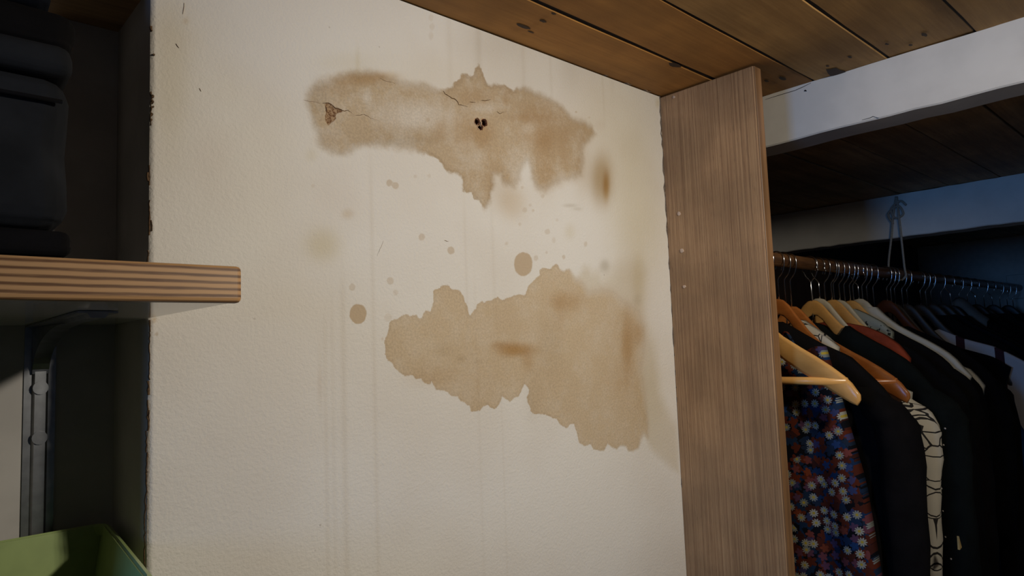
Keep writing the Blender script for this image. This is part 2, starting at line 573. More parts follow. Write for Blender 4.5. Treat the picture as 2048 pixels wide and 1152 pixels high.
# soft blots: px, py, rx, ry, strength, colour key; broad top and right-edge ones also paint in light falloff
blots = [(645, 490, 36, 34, .55, 'y'), (1203, 358, 24, 52, 1.0, 't'), (1200, 362, 22, 46, .35, 'g'), (1212, 372, 7, 30, .9, 'o'), (1209, 532, 10, 13, .7, 'g'),
         (720, 158, 62, 13, .5, 'o'), (770, 152, 30, 9, .4, 'o'), (670, 180, 40, 16, .25, 'o'), (925, 262, 24, 34, .45, 'o'), (965, 268, 26, 30, .5, 'o'),
         (1078, 270, 42, 30, .45, 'o'), (1092, 320, 22, 60, .4, 'o'), (1075, 225, 45, 22, .35, 'o'), (945, 195, 36, 20, .3, 'o'),
         (1012, 195, 8, 18, .35, 'o'), (1030, 700, 38, 14, .85, 'o'), (1000, 690, 20, 8, .4, 'o'), (1055, 720, 12, 22, .35, 'o'),
         (1135, 603, 36, 20, .45, 'o'), (1120, 625, 16, 30, .25, 'o'), (1255, 690, 13, 60, .6, 'o'), (1278, 668, 12, 24, .4, 'o'), (1240, 760, 30, 30, .25, 'o'),
         (1278, 560, 14, 60, .35, 'y'), (1275, 600, 8, 12, .3, 'g'), (885, 700, 18, 14, .2, 'g'), (922, 718, 10, 6, .35, 'g'),
         (955, 724, 8, 5, .25, 'g'), (1100, 690, 26, 60, .22, 'g'), (1065, 790, 14, 50, .15, 'g'), (860, 755, 60, 20, .15, 'o'),
         (1270, 400, 56, 140, .5, 'y'), (1300, 480, 50, 80, .2, 'y'), (1300, 800, 30, 90, .3, 'y'), (340, 150, 40, 170, .34, 'y'),
         (420, 310, 40, 60, .16, 'p'), (1025, 405, 28, 34, .35, 'o'), (1000, 380, 30, 40, .25, 't'), (1140, 463, 11, 16, .3, 'y'), (1140, 411, 14, 3.5, .5, 'g'), (1155, 418, 10, 3, .4, 'g'), (1128, 300, 14, 60, .3, 'o'), (880, 262, 14, 22, .4, 'o'), (1060, 235, 60, 8, .25, 'o'), (985, 330, 40, 50, .2, 'o'), (640, 195, 18, 34, .3, 'g'), (655, 280, 30, 16, .25, 't'), (820, 283, 60, 9, .3, 'g'),
         (1080, 110, 130, 110, .42, 'g'), (1240, 230, 90, 120, .40, 'y'), (1000, 80, 90, 40, .14, 'g'), (1140, 140, 20, 40, .14, 'g'), (680, 380, 60, 60, .16, 'p'), (695, 428, 12, 10, .3, 'o'),
         (715, 130, 5, 36, .3, 'y'), (690, 125, 60, 22, .2, 'y'), (622, 310, 12, 14, .25, 'y'), (830, 150, 130, 50, .14, 'y'), (372, 42, 6, 7, .3, 'o'),
         (308, 640, 5, 5, .6, 'o'), (640, 770, 6, 30, .22, 'p'), (1165, 330, 16, 60, .4, 't'), (1150, 260, 36, 30, .2, 't'),
         (800, 270, 90, 20, .22, 'g'), (560, 40, 60, 200, .06, 'p'), (1225, 135, 6, 60, .14, 'g'), (1316, 205, 5, 12, .5, 'y'),
         (955, 95, 8, 50, .12, 'g'), (1200, 250, 10, 10, .2, 'p')]
lift = [(830, 232, 90, 34, .5), (1058, 258, 15, 9, .45), (735, 192, 9, 16, .4), (940, 320, 40, 30, .15), (1040, 330, 30, 40, .3),
        (905, 215, 16, 22, .3), (960, 215, 50, 10, .3), (800, 285, 40, 10, .2)]
KEY = {'y': (.80, .72, .50), 't': (.70, .57, .40), 'o': (.70, .50, .24), 'g': (.66, .62, .54), 'p': (.86, .76, .70)}


def onwall(pts):
    return np.array([at(x, y, 1, 0.0)[[0, 2]] for x, y in pts])


def build_wall():
    step = 0.003
    xs = np.linspace(X0, X1, int(round((X1 - X0) / step)) + 1)
    zt = ZC - .004
    zs = np.linspace(.9, zt, int(round((zt - .9) / step)) + 1)
    zs = np.concatenate([[0.0], zs])
    X, Z = np.meshgrid(xs, zs)
    shp = X.shape
    X, Z = X.ravel(), Z.ravel()
    # photo-space coordinates of the wall points (to place the traced marks)
    q = (np.stack([X, np.zeros_like(X), Z], 1) - CAM) @ CM
    PX = 1024 + FPX * q[:, 0] / q[:, 2]
    PY = 576 + FPX * q[:, 1] / q[:, 2]
    sd1 = poly_sdf(onwall(low_stain), X, Z)
    sdf_ = poly_sdf(onwall(film), X, Z)
    sd2 = poly_sdf(onwall(up_stain), X, Z)
    sd4 = poly_sdf(onwall(flake), X, Z)
    g = lambda px, py, rx, ry: np.exp(-(((PX - px) / rx) ** 2 + ((PY - py) / ry) ** 2) ** 1.5)
    # edge widths: crisp tide marks, blurred elsewhere
    w1 = .0012 + .03 * g(1290, 640, 110, 190) + .012 * g(1160, 580, 40, 40) + .004 * g(1300, 880, 40, 30)
    w1 = np.minimum(w1, .035)
    w2 = .012 * np.ones_like(X)
    for a in ((900, 170, 60, 50), (960, 150, 30, 50), (940, 390, 50, 50), (880, 320, 50, 40), (1015, 180, 25, 30)):
        w2 = w2 * (1 - .86 * g(*a))
    w2 += .012 * g(840, 190, 60, 30) + .01 * g(1120, 360, 60, 40)
    wf = .003 + .03 * g(1290, 560, 120, 120) + .02 * g(1340, 760, 60, 200)
    s3 = np.full(X.shape, .05)
    k3 = np.zeros_like(X)
    for px, py, rx, ry, k in spots:
        r = np.hypot((PX - px) / rx, (PY - py) / ry)
        ppm = 1090.0
        d = (r - 1) * min(rx, ry) / ppm
        sel = d < s3
        k3[sel] = k
        s3 = np.minimum(s3, d)
    tint = np.ones((len(X), 3))
    li = np.zeros_like(X)
    for px, py, rx, ry, k in lift:
        li = np.maximum(li, k * g(px, py, rx, ry))
    for px, py, rx, ry, k, c in blots:
        m = (k * np.exp(-(((PX - px) / rx) ** 2 + ((PY - py) / ry) ** 2) ** 1.35))[:, None]
        tint *= 1 - m * (1 - np.array(KEY[c]))
    # drip runs down the paint
    for px, py, wd, k, y0, y1 in ((653, 900, .003, .10, 640, 1300), (690, 900, .0045, .12, 560, 1300), (668, 900, .003, .07, 600, 1300),
                                  (752, 900, .0035, .10, 330, 1300), (960, 900, .003, .06, 560, 1300), (1006, 900, .002, .07, 780, 1300),
                                  (640, 760, .0025, .10, 690, 830), (957, 60, .006, .10, -80, 160), (1100, 110, .004, .09, 20, 230),
                                  (1205, 160, .003, .12, 40, 230), (1045, 90, .005, .10, 0, 200), (930, 470, .003, .08, 400, 640),
                                  (985, 470, .004, .07, 410, 640), (900, 130, .006, .07, -40, 200)):
        xw = at(px, py, 1, 0.0)[0]
        m = k * np.exp(-((X - xw) / wd) ** 2)
        m *= 1 / (1 + np.exp(-(PY - y0) / 18)) / (1 + np.exp((PY - y1) / 18))
        tint *= 1 - m[:, None] * np.array([.55, .7, .9])
    Y = np.zeros_like(X)
    Y += .0016 * np.clip(-sd4 / .002, 0, 1)                       # the flake is a shallow pit
    dx = X - X0                                                   # rounded outer corner
    Y += np.where(dx < .004, .004 - np.sqrt(np.maximum(.004 ** 2 - (.004 - dx) ** 2, 0)), 0)
    Y += .0007 * np.sin(X * 9) * np.sin(Z * 7 + 1)
    ny, nx = shp
    dead = np.zeros(len(X), bool)
    for px, py, r in holes:
        c = at(px, py, 1, 0.0)
        dead |= np.hypot(X - c[0], Z - c[2]) < r * .8
    idx = np.arange(len(X)).reshape(shp)
    f = np.stack([idx[:-1, :-1], idx[:-1, 1:], idx[1:, 1:], idx[1:, :-1]], -1).reshape(-1, 4)
    f = f[~dead[f].any(1)]
    # return faces of the wall: into the niche (left) and into the wardrobe (right), top
    V = np.stack([X, Y, Z], 1)
    extra, nb = [], len(V)
    ev = [(X0, .004, 0), (X0, .004, zt), (X0, YB, zt), (X0, YB, 0), (X1, .0, 0), (X1, .0, zt), (X1, YB, zt), (X1, YB, 0)]
    V = np.vstack([V, ev])
    extra = [(nb, nb + 1, nb + 2, nb + 3), (nb + 4, nb + 7, nb + 6, nb + 5), (nb + 1, nb + 5, nb + 6, nb + 2)]
    me = bpy.data.meshes.new('wall_front')
    me.from_pydata(V.tolist(), [], f.tolist() + extra)
    pad = lambda a, v: np.concatenate([a, np.full(8, v)])
    for nm, a, v in (('s1', sd1, .2), ('w1', w1, .01), ('s2', sd2, .2), ('w2', w2, .01), ('sf', sdf_, .2), ('wf', wf, .01),
                     ('s3', s3, .05), ('k3', k3, 0), ('s4', sd4, .2), ('li', li, 0)):
        at_ = me.attributes.new(nm, 'FLOAT', 'POINT')
        at_.data.foreach_set('value', pad(a, v).astype(np.float32))
    at_ = me.attributes.new('tint', 'FLOAT_COLOR', 'POINT')
    tt = np.ones((len(V), 4), np.float32)
    tt[:len(X), :3] = tint
    at_.data.foreach_set('color', tt.ravel())
    n = len(me.polygons)
    sm = np.ones(n, bool)
    sm[-3:] = False
    me.polygons.foreach_set('use_smooth', sm)
    me.materials.append(wall_material())
    me.materials.append(M['niche'])
    mi = np.zeros(n, np.int32)
    mi[-3:] = 1
    me.polygons.foreach_set('material_index', mi)
    return struct(link('wall_front', me, None))


def wall_material():
    t = NT('stained_plaster')
    v = t.coord()
    fine = t.noise(v, 75, 5, .72)
    mid = t.noise(v, 14, 4, .6)
    j = t.math('MULTIPLY', t.math('SUBTRACT', fine, .5), .013)
    rag = t.math('MULTIPLY', t.math('SUBTRACT', t.noise(v, 320, 3, .7), .5), .0045)
    j2 = t.math('MULTIPLY', t.math('SUBTRACT', t.noise(v, 32, 5, .68), .5), .026)
    base = lin(220, 216, 210)
    cool = t.ramp(t.noise(v, 3.5, 3), .35, .65)
    c = t.mix(cool, base, lin(214, 208, 200))
    c = t.mix(1.0, c, t.attr('tint', 'Color'), 'MULTIPLY')

    def mask(s, w, jit):
        d = t.math('ADD', t.attr(s), jit)
        wn = t.attr(w)
        neg = t.math('MULTIPLY', wn, -1)
        return t.ramp(d, wn, neg), d
    mott = t.math('MULTIPLY', t.ramp(mid, .3, .7, .74, 1.18), t.ramp(t.noise(v, 70, 4, .7), .3, .7, .88, 1.12))
    # pale film
    mf, _ = mask('sf', 'wf', j)
    pre, _ = mask('s1', 'w1', t.math('MULTIPLY', j, .55))
    mf = t.math('MULTIPLY', mf, t.math('SUBTRACT', 1.0, pre))
    c = t.mix(t.math('MULTIPLY', mf, .55), c, t.mix(1.0, c, (.76, .68, .53), 'MULTIPLY'))
    # upper stain
    m2, d2 = mask('s2', 'w2', j2)
    k2 = t.math('MULTIPLY', t.math('MULTIPLY', m2, mott), t.math('SUBTRACT', 1.0, t.attr('li')))
    c = t.mix(k2, c, t.mix(1.0, c, (.70, .575, .42), 'MULTIPLY'))
    r2 = t.math('MULTIPLY', t.ramp(t.math('ABSOLUTE', d2), .011, 0), t.math('MULTIPLY', m2, .30))
    c = t.mix(r2, c, t.mix(1.0, c, (.5, .42, .32), 'MULTIPLY'))
    # lower stain with its tide line
    m1, d1 = mask('s1', 'w1', t.math('ADD', t.math('MULTIPLY', j, .5), rag))
    c = t.mix(t.math('MULTIPLY', m1, t.math('MULTIPLY', t.ramp(mid, .3, .7, .86, 1.06), t.ramp(t.noise(v, 45, 5, .7), .3, .7, .93, 1.07))), c, t.mix(1.0, c, (.77, .635, .465), 'MULTIPLY'))
    r1 = t.math('MULTIPLY', t.ramp(t.math('ABSOLUTE', d1), .008, 0), t.math('MULTIPLY', m1, .14))
    c = t.mix(r1, c, t.mix(1.0, c, (.55, .48, .4), 'MULTIPLY'))
    # drips
    m3 = t.ramp(t.math('ADD', t.attr('s3'), t.math('MULTIPLY', j, .45)), .0012, -.0012)
    c = t.mix(t.math('MULTIPLY', m3, t.attr('k3')), c, t.mix(1.0, c, (.70, .57, .42), 'MULTIPLY'))
    # flaked patch: sandy plaster with rust grains
    m4 = t.ramp(t.attr('s4'), .0006, -.0006)
    grain = t.ramp(t.noise(v, 420, 3, .7), .42, .62)
    c = t.mix(m4, c, t.mix(grain, lin(108, 74, 46), lin(172, 144, 112)))
    # fly specks and grey dust
    vo = t.n('ShaderNodeTexVoronoi', {'Vector': v, 'Scale': 34})
    sp = t.math('MULTIPLY', t.ramp(vo.outputs[0], .075, .03), t.ramp(t.noise(v, 5, 2), .54, .66))
    c = t.mix(t.math('MULTIPLY', sp, .38), c, lin(120, 100, 80))
    st = t.math('MAXIMUM', m1, m2)
    grit = t.ramp(t.noise(v, 260, 4, .75), .30, .70, .86, 1.08)
    c = t.mix(st, c, t.mix(1.0, c, t.n('ShaderNodeCombineXYZ', {0: grit, 1: grit, 2: grit}), 'MULTIPLY'))
    t.set(Base_Color=c, Roughness=.75)
    t.b.inputs['Specular IOR Level'].default_value = .25
    h = t.math('ADD', t.math('MULTIPLY', t.noise(v, 210, 4, .6), 1.0), t.math('MULTIPLY', t.noise(v, 55, 2), .5))
    t.bump(h, .6, .0020)
    return t.m


wall = build_wall()


def ribbon(name, pts, widths, mat, parent, y=-.0006):
    """thin mark on the wall, given by photo points; widths in mm"""
    P = onwall(pts)
    V, F = [], []
    for i, p in enumerate(P):
        d = P[min(i + 1, len(P) - 1)] - P[max(i - 1, 0)]
        d = d / max(np.linalg.norm(d), 1e-9)
        nrm = np.array([-d[1], d[0]])
        w = widths[i] * .0005 if hasattr(widths, '__len__') else widths * .0005
        for s, yy in ((1, y), (-1, y), (-1, .003), (1, .003)):
            q = p + nrm * w * s
            V.append((q[0], yy, q[1]))
    for i in range(len(P) - 1):
        for k in range(4):
            F.append((i * 4 + k, i * 4 + (k + 1) % 4, i * 4 + 4 + (k + 1) % 4, i * 4 + 4 + k))
    return raw(name, V, F, mat, parent)


def jag(pts, n, amp):
    out = []
    for a, b in zip(pts[:-1], pts[1:]):
        for k in range(n):
            t = k / n
            out.append((a[0] + (b[0] - a[0]) * t + random.uniform(-amp, amp), a[1] + (b[1] - a[1]) * t + random.uniform(-amp, amp)))
    out.append(pts[-1])
    return out


def taper(n, w):
    return [max(.15, w * (1 - abs(2 * i / (n - 1) - .8) ** 2 * .7)) * random.uniform(.7, 1.3) for i in range(n)]


crack_px = [
    (crop([(275, 468), (350, 460), (395, 490), (430, 525), (500, 545), (540, 562), (580, 552), (620, 580), (665, 612)], *B1), 1.3, 'crack'),
    (crop([(665, 612), (730, 615), (760, 602), (810, 615), (850, 645), (900, 660), (975, 684)], *B1), .7, 'crack'),
    (crop([(40, 428), (120, 442), (200, 455), (275, 468)], *B1), .6, 'crack_soft'),
    (crop([(312, 510), (320, 545), (316, 580)], *B1), 1.6, 'crack'),
    (crop([(965, 160), (1010, 185), (1090, 205), (1150, 225)], *B1), .7, 'crack_soft'),
    ([(886, 182), (889, 187), (900, 194), (912, 200), (918, 209), (926, 211), (935, 214)], 1.2, 'crack'),
    ([(940, 204), (951, 205)], .9, 'crack'), ([(963, 201), (972, 201), (982, 199)], .9, 'crack'),
    ([(994, 223), (1000, 228), (1004, 225), (1012, 223)], .6, 'crack_soft'),
    ([(352, 88), (358, 96)], .7, 'crack'), ([(710, 298), (712, 304), (718, 306)], .5, 'crack'), ([(754, 310), (757, 318)], .6, 'crack'),
    ([(767, 481), (760, 498), (754, 512)], .5, 'crack_soft'), ([(889, 481), (897, 483)], 1.0, 'crack_soft'), ([(366, 28), (368, 6)], .4, 'crack_soft'),
    ([(398, 176), (402, 183)], .6, 'crack_soft'),
]
for pts, w, k in crack_px:
    p = jag(pts, 3, .7)
    ribbon('crack', p, taper(len(p), w), M[k], wall)
# chipped paint line down the outer corner
for (y0, y1, wmm, xo) in ((52, 62, 3, 4), (183, 190, 3.4, 5), (190, 250, 2.4, 5), (330, 370, 1.6, 3), (345, 362, 3.6, 1), (400, 470, 2.2, 4), (440, 462, 1.2, 9),
                          (500, 530, 1.4, 3), (640, 664, 2.2, 8), (664, 760, .9, 8), (762, 790, 3.4, 6.5), (800, 835, 2.4, 6.5), (820, 862, 3.2, 7), (862, 905, 1.2, 4),
                          (905, 945, 2.0, 5), (945, 990, 2.0, 5), (990, 1060, 1.4, 3), (1060, 1152, 1.0, 3)):
    n = max(3, int((y1 - y0) / 6))
    pts = [(302 - .0122 * y + xo - 2 + random.uniform(-1.3, 1.3), y) for y in np.linspace(y0, y1, n)]
    ribbon('paint_chip', pts, [wmm * random.uniform(.2, .85) for _ in pts], M['rust'], wall)
for (px, py, r) in ((308, 110, 1.6), (306, 193, 2.2), (305, 204, 2.6), (304, 229, 2), (303, 240, 1.6), (307, 214, 1.2)):
    ribbon('rust_spot', [(px - r, py), (px, py - .6), (px + r, py)], [1.5 * r * .6, 2 * r, 1.5 * r * .6], M['rust'], wall)
# ragged caulk where wall meets the wardrobe board, and shadow gap under the planks
pts = [(1319 + (y - 190) * .0613 - 1 + random.uniform(-1.6, 1.6), y) for y in np.linspace(192, 1152, 90)]
ribbon('caulk_line', pts, [random.uniform(1.0, 7.0) * (.4 + .8 * (abs(math.sin(p[1] * .011)))) for p in pts], M['caulk'], wall, -.0012)
# curls of loose paint along the top edge
for x in (1018, 1068, 1115, 1165, 1205, 1250, 1288):
    y = (x - 830) * .3885 + 1.5
    pts = [(x, y), (x + 6, y + 4.5), (x + 12, y + 5.5)]
    ribbon('paint_curl', pts, [1.6, 1.2, .5], M['crack_soft'], wall, -.004)
# drilled holes with crumbly rims and brown plugs
for px, py, r in holes:
    c = at(px, py, 1, 0.0)
    V, F, n = [], [], 16
    prof = [(r * 1.35, .0004), (r * 1.15, -.0009), (r * .92, -.0004), (r * .86, .006), (r * .8, .022), (r * .02, .024)]
    for i, (rr, yy) in enumerate(prof):
        for k in range(n):
            a = 2 * math.pi * k / n
            q = rr * (1 + (.12 * random.uniform(-1, 1) if i < 3 else 0))
            V.append((c[0] + q * math.cos(a), yy, c[2] + q * math.sin(a)))
    for i in range(len(prof) - 1):
        for k in range(n):
            F.append((i * n + k, i * n + (k + 1) % n, (i + 1) * n + (k + 1) % n, (i + 1) * n + k))
    h = raw('drill_hole', V, F, M['hole_brown'], wall, True)
    h.data.materials.append(M['crumb'])
    for i, p in enumerate(h.data.polygons):
        if i < n:
            p.material_index = 1
c = at(961, 246, 1, 0.0)
tube('broken_wall_plug', [(c[0] - .001, -.001, c[2] - .007), (c[0], -.002, c[2]), (c[0] + .003, .001, c[2] + .004)], [.0010, .0016, .0008], M['crumb'], wall)

# ------------------------------------------------------------------ rest of the shell
XL, XR, YF = -1.8, 4.32, -3.2
struct(box('floor', (XL - .1, YF - .1, -.05), (XR + .1, YB + .1, 0), M['floor']))
struct(box('wall_left', (XL - .1, YF, 0), (XL, YB, ZC + .1), M['room_paint']))
struct(box('wall_right', (XR, YF, 0), (XR + .1, YB + .1, ZC + .1), M['white']))
struct(box('wall_rear', (XL, YF - .1, 0), (XR, YF, ZC + .1), M['room_paint']))
struct(box('wall_wardrobe_back', (X1 - .002, YB, 0), (XR, YB + .1, ZC), M['panel_dark']))
struct(box('wall_niche_back', (-.3, YN, 0), (X0 + .002, YN + .2, ZC), M['niche']))
struct(box('wall_niche_left_blocker', (XL, -.21, 0), (-.3, YN + .2, ZC), M['niche']))  # unseen jamb, thickened forward to block window light from the niche
struct(box('wall_niche_ledge', (-.3, .0, 0), (X0, YN, 1.215), M['niche']))

# window in the left wall, behind the camera
win = struct(box('window_1', (XL + .0005, -.93, 1.56), (XL + .012, -.39, 2.0), M['laminate']))
for lo, hi in (((-.96, 1.53), (-.36, 1.56)), ((-.96, 2.0), (-.36, 2.03)), ((-.96, 1.56), (-.93, 2.0)), ((-.39, 1.56), (-.36, 2.0)), ((-.67, 1.56), (-.65, 2.0))):
    box('window_frame', (XL + .0005, lo[0], lo[1]), (XL + .04, hi[0], hi[1]), M['white'], win, .003, 1)

# plank ceiling: every plank a part
ceil = struct(box('ceiling', (XL, YF, ZC + .022), (1.6, YB, ZC + .06), M['dark']))


def plank(y0, y1, x0, x1, z, mat, parent, seg=26):
    V, F = [], []
    for i in range(seg + 1):
        x = x0 + (x1 - x0) * i / seg
        a = y0 + random.uniform(-.0012, .0012)
        b = y1 + random.uniform(-.0012, .0012)
        zz = z + random.uniform(-.0006, .0006)
        for y, q in ((a, zz + .001), (a + .001, zz), (b - .001, zz), (b, zz + .001), (b, z + .02), (a, z + .02)):
            V.append((x, y, q))
    for i in range(seg):
        for k in range(6):
            F.append((i * 6 + k, i * 6 + (k + 1) % 6, i * 6 + 6 + (k + 1) % 6, i * 6 + 6 + k))
    F.append((5, 4, 3, 2, 1, 0))
    F.append(tuple(seg * 6 + k for k in range(6)))
    return raw('plank', V, F, mat, parent)


joints = [(.02, 0), (-.1325, .009), (-.270, .005), (-.4255, .0055), (-.5825, .0045)]
y = -.5825
while y > YF:
    y -= random.uniform(.145, .165)
    joints.append((y, .004))
planks = []
for (a, ga), (b, gb) in zip(joints[:-1], joints[1:]):
    planks.append(plank(b + gb / 2, a - ga / 2, XL, 1.58, ZC + random.uniform(-.0015, .0015), M['plank_orange'] if len(planks) < 2 else M['plank'], ceil))
for yj, gj in joints[1:]:
    box('joint_shade_strip', (XL, yj - .008, ZC + .0022), (1.58, yj + .008, ZC + .0215), M['dark'], ceil)  # dark filler strip standing in for shade inside the plank joint
low = box('lower_ceiling_board', (1.60, YF, ZL + .022), (XR, YB, ZL + .05), M['dark'], ceil)
y = YB
k = 0
while y > -1.6:
    w = random.uniform(.14, .17)
    plank(y - w + .002, y - .002, 1.60, XR, ZL + random.uniform(-.0015, .0015), M['plank_dark'], low, 10)
    y -= w
box('niche_ceiling_board', (-.3, 0.001, ZL), (X0, YN, ZL + .03), M['plank_dark'], ceil)
# knots and dark blemishes in the planks
for px, py, rx, ry, pi in ((1047, 51, .016, .005, 0), (1086, 40, .008, .004, 0), (1107, 25, .006, .003, 0), (1350, 128, .020, .008, 0), (1062, 62, .008, .002, 0),
                           (1672, 143, .036, .014, 2), (1699, 112, .008, .003, 2), (1655, 130, .006, .003, 2), (1774, 86, .007, .003, 3), (1821, 88, .007, .003, 3),
                           (1848, 67, .012, .004, 3), (1565, 155, .016, .006, 1), (1533, 160, .008, .004, 1)):
    c = at(px, py, 2, ZC)
    V = [(c[0], c[1], ZC - .0030)]
    for k in range(14):
        a = 2 * math.pi * k / 14
        V.append((c[0] + rx * math.cos(a) * random.uniform(.75, 1.2), c[1] + ry * math.sin(a) * random.uniform(.75, 1.2), ZC - .0023))
    raw('knot', V, [(0, 1 + k, 1 + (k + 1) % 14) for k in range(14)], M['knot'], planks[pi], True)

# white painted beams
XB = 1.541


def beam(name, x0, x1, z0, z1, y0, y1, label, mat, wob=.0016):
    t = thing(name, label, 'beam', ((x0 + x1) / 2, (y0 + y1) / 2, z0))
    V, F, n = [], [], 60
    for i in range(n + 1):
        y = y0 + (y1 - y0) * i / n
        j = lambda: random.uniform(-wob, wob)
        a, b = j() * .6, j()
        for x, z in ((x0, z0 + .003 + b), (x0 + .003, z0 + b), (x1 - .003, z0 + b), (x1, z0 + .003 + b), (x1, z1), (x0, z1 + a)):
            V.append((x, y, z))
    for i in range(n):
        for k in range(6):
            F.append((i * 6 + k, i * 6 + (k + 1) % 6, i * 6 + 6 + (k + 1) % 6, i * 6 + 6 + k))
    F += [(5, 4, 3, 2, 1, 0), tuple(n * 6 + k for k in range(6))]
    raw('beam_timber', V, F, mat, t)
    return t


b1 = beam('ceiling_beam', XB, XB + .09, 2.049, ZC - .001, -2.9, .02, 'white painted ceiling beam just right of the brown board, under the planks', M['white_beam'])
b2 = beam('ceiling_beam', 2.553, 2.64, 1.918, ZL - .001, -1.6, YB, 'bluish-lit white beam deeper in the wardrobe, above the clothes rail', M['white_beam'])
# blemishes on the near beam
for name, pts, w in (('beam_crack', [(1531, 199), (1560, 190), (1590, 181), (1606, 174), (1622, 166)], .0012),
                     ('beam_crack', [(1724, 240), (1740, 236), (1746, 233), (1757, 236)], .0012),
                     ('nail_hole', [(1608.5, 182), (1611, 181), (1613.5, 182)], .004)):
    V, F = [], []
    for i, p in enumerate(pts):
        q = at(*p, 0, XB)
        ww = w * (.5 if i in (0, len(pts) - 1) else 1)
        V += [(XB - .0006, q[1], q[2] + ww / 2), (XB - .0006, q[1], q[2] - ww / 2), (XB + .003, q[1], q[2] - ww / 2), (XB + .003, q[1], q[2] + ww / 2)]
    for i in range(len(pts) - 1):
        for k in range(4):
            F.append((i * 4 + k, i * 4 + (k + 1) % 4, i * 4 + 4 + (k + 1) % 4, i * 4 + 4 + k))
    raw(name, V, F, M['dark'], b1)

# ------------------------------------------------------------------ brown wardrobe board
bd = thing('wardrobe_panel', 'tall brown wood-grain board standing between the stained wall and the clothes', 'board', (1.345, -.1, 0))
me_b = box('panel_body', (X1 + .0005, -.2345, 0), (1.360, YB, ZC - .006), M['board'], bd, .0025, 2)
box('edge_band', (X1 + .0022, -.2365, 0), (1.3585, -.2338, ZC - .007), M['board_edge'], bd, .0008, 1)
for px, py, r in ((1358, 427, .0062), (1364, 502, .0068), (1369, 573, .0050), (1348, 194, .0042)):
    c = at(px, py, 0, X1)
    V = [(X1 - .0012, c[1], c[2])]
    n = 9
    for k in range(n):
        a = 2 * math.pi * k / n
        V.append((X1 - .0008, c[1] + .75 * r * math.cos(a) * random.uniform(.7, 1.2), c[2] + .75 * r * math.sin(a) * random.uniform(.7, 1.2)))
    for k in range(n):
        V.append((X1 + .002, V[1 + k][1], V[1 + k][2]))
    F = [(0, 1 + k, 1 + (k + 1) % n) for k in range(n)] + [(1 + k, 1 + n + k, 1 + n + (k + 1) % n, 1 + (k + 1) % n) for k in range(n)]
    o = raw('filler_plug', V, F, M['plug'], bd)

# ------------------------------------------------------------------ niche: shelf, bracket, bag, crate
sh = thing('wall_shelf', 'thick wooden shelf with striped grain edge jutting out of the niche', 'shelf', (0, -.1, 1.647))
ZS0, ZS1, YS = 1.647, 1.678, -.291
box('shelf_board', (-.298, YS + .003, ZS0), (X0 - .003, YN - .001, ZS1), M['laminate'], sh, .0012, 1)
box('front_edge', (-.298, YS - .0005, ZS0 - .0012), (X0 - .0005, YS + .012, ZS1 + .0008), M['shelf_face'], sh, .0042, 3)

br = thing('shelf_bracket', 'dim grey pressed-steel bracket screwed to the wall under the shelf', 'bracket', (.151, YN, 1.36))
xb = .151


def strip(name, prof, path, mat, parent):
    """sweep a profile (list of (x, offset)) along path of (point(y,z), normal(y,z))"""
    V, F = [], []
    n = len(prof)
    for (y, z), (ny_, nz_) in path:
        for x, o in prof:
            V.append((xb + x, y + ny_ * o, z + nz_ * o))
    for i in range(len(path) - 1):
        for k in range(n):
            F.append((i * n + k, i * n + (k + 1) % n, i * n + n + (k + 1) % n, i * n + n + k))
    F += [tuple(range(n)), tuple((len(path) - 1) * n + k for k in range(n))]
    return raw(name, V, F, mat, parent)


rp = [(-.017, .0), (-.017, .002), (-.009, .002), (-.006, .0065), (.006, .0065), (.009, .002), (.017, .002), (.017, 0)]
strip('wall_leg', rp, [((YN, z), (-1, 0)) for z in np.linspace(1.645, 1.33, 8)], M['steel'], br)
strip('shelf_leg', rp, [((y, ZS0 - .0006), (0, -1)) for y in np.linspace(YN - .002, -.155, 8)], M['steel'], br)
# curved stiffening gusset
arc = [(YN - .006, 1.585)] + [(YN - .006 - .19 * (1 - math.cos(a)), 1.585 + .055 * math.sin(a)) for a in np.linspace(.1, math.pi / 2, 12)]
V = []
for s in (-.009, .009):
    V += [(xb + s, y, z) for y, z in arc] + [(xb + s, YN - .004, ZS0 - .003)]
n = len(arc) + 1
F = [tuple(range(n)), tuple(range(2 * n - 1, n - 1, -1))] + [(k, (k + 1) % n, n + (k + 1) % n, n + k) for k in range(n)]
raw('gusset', V, F, M['steel'], br)
for z in (1.567, 1.504):
    V, F = tube_data([(xb, YN - .0085, z), (xb, YN - .0060, z)], .0085, 16)
    s = raw('screw', V, F, M['steel'], br)
    V, F = tube_data([(xb, YN - .0090, z), (xb, YN - .0078, z)], .0062, 14)
    raw('screw_recess', V, F, M['dark'], s)


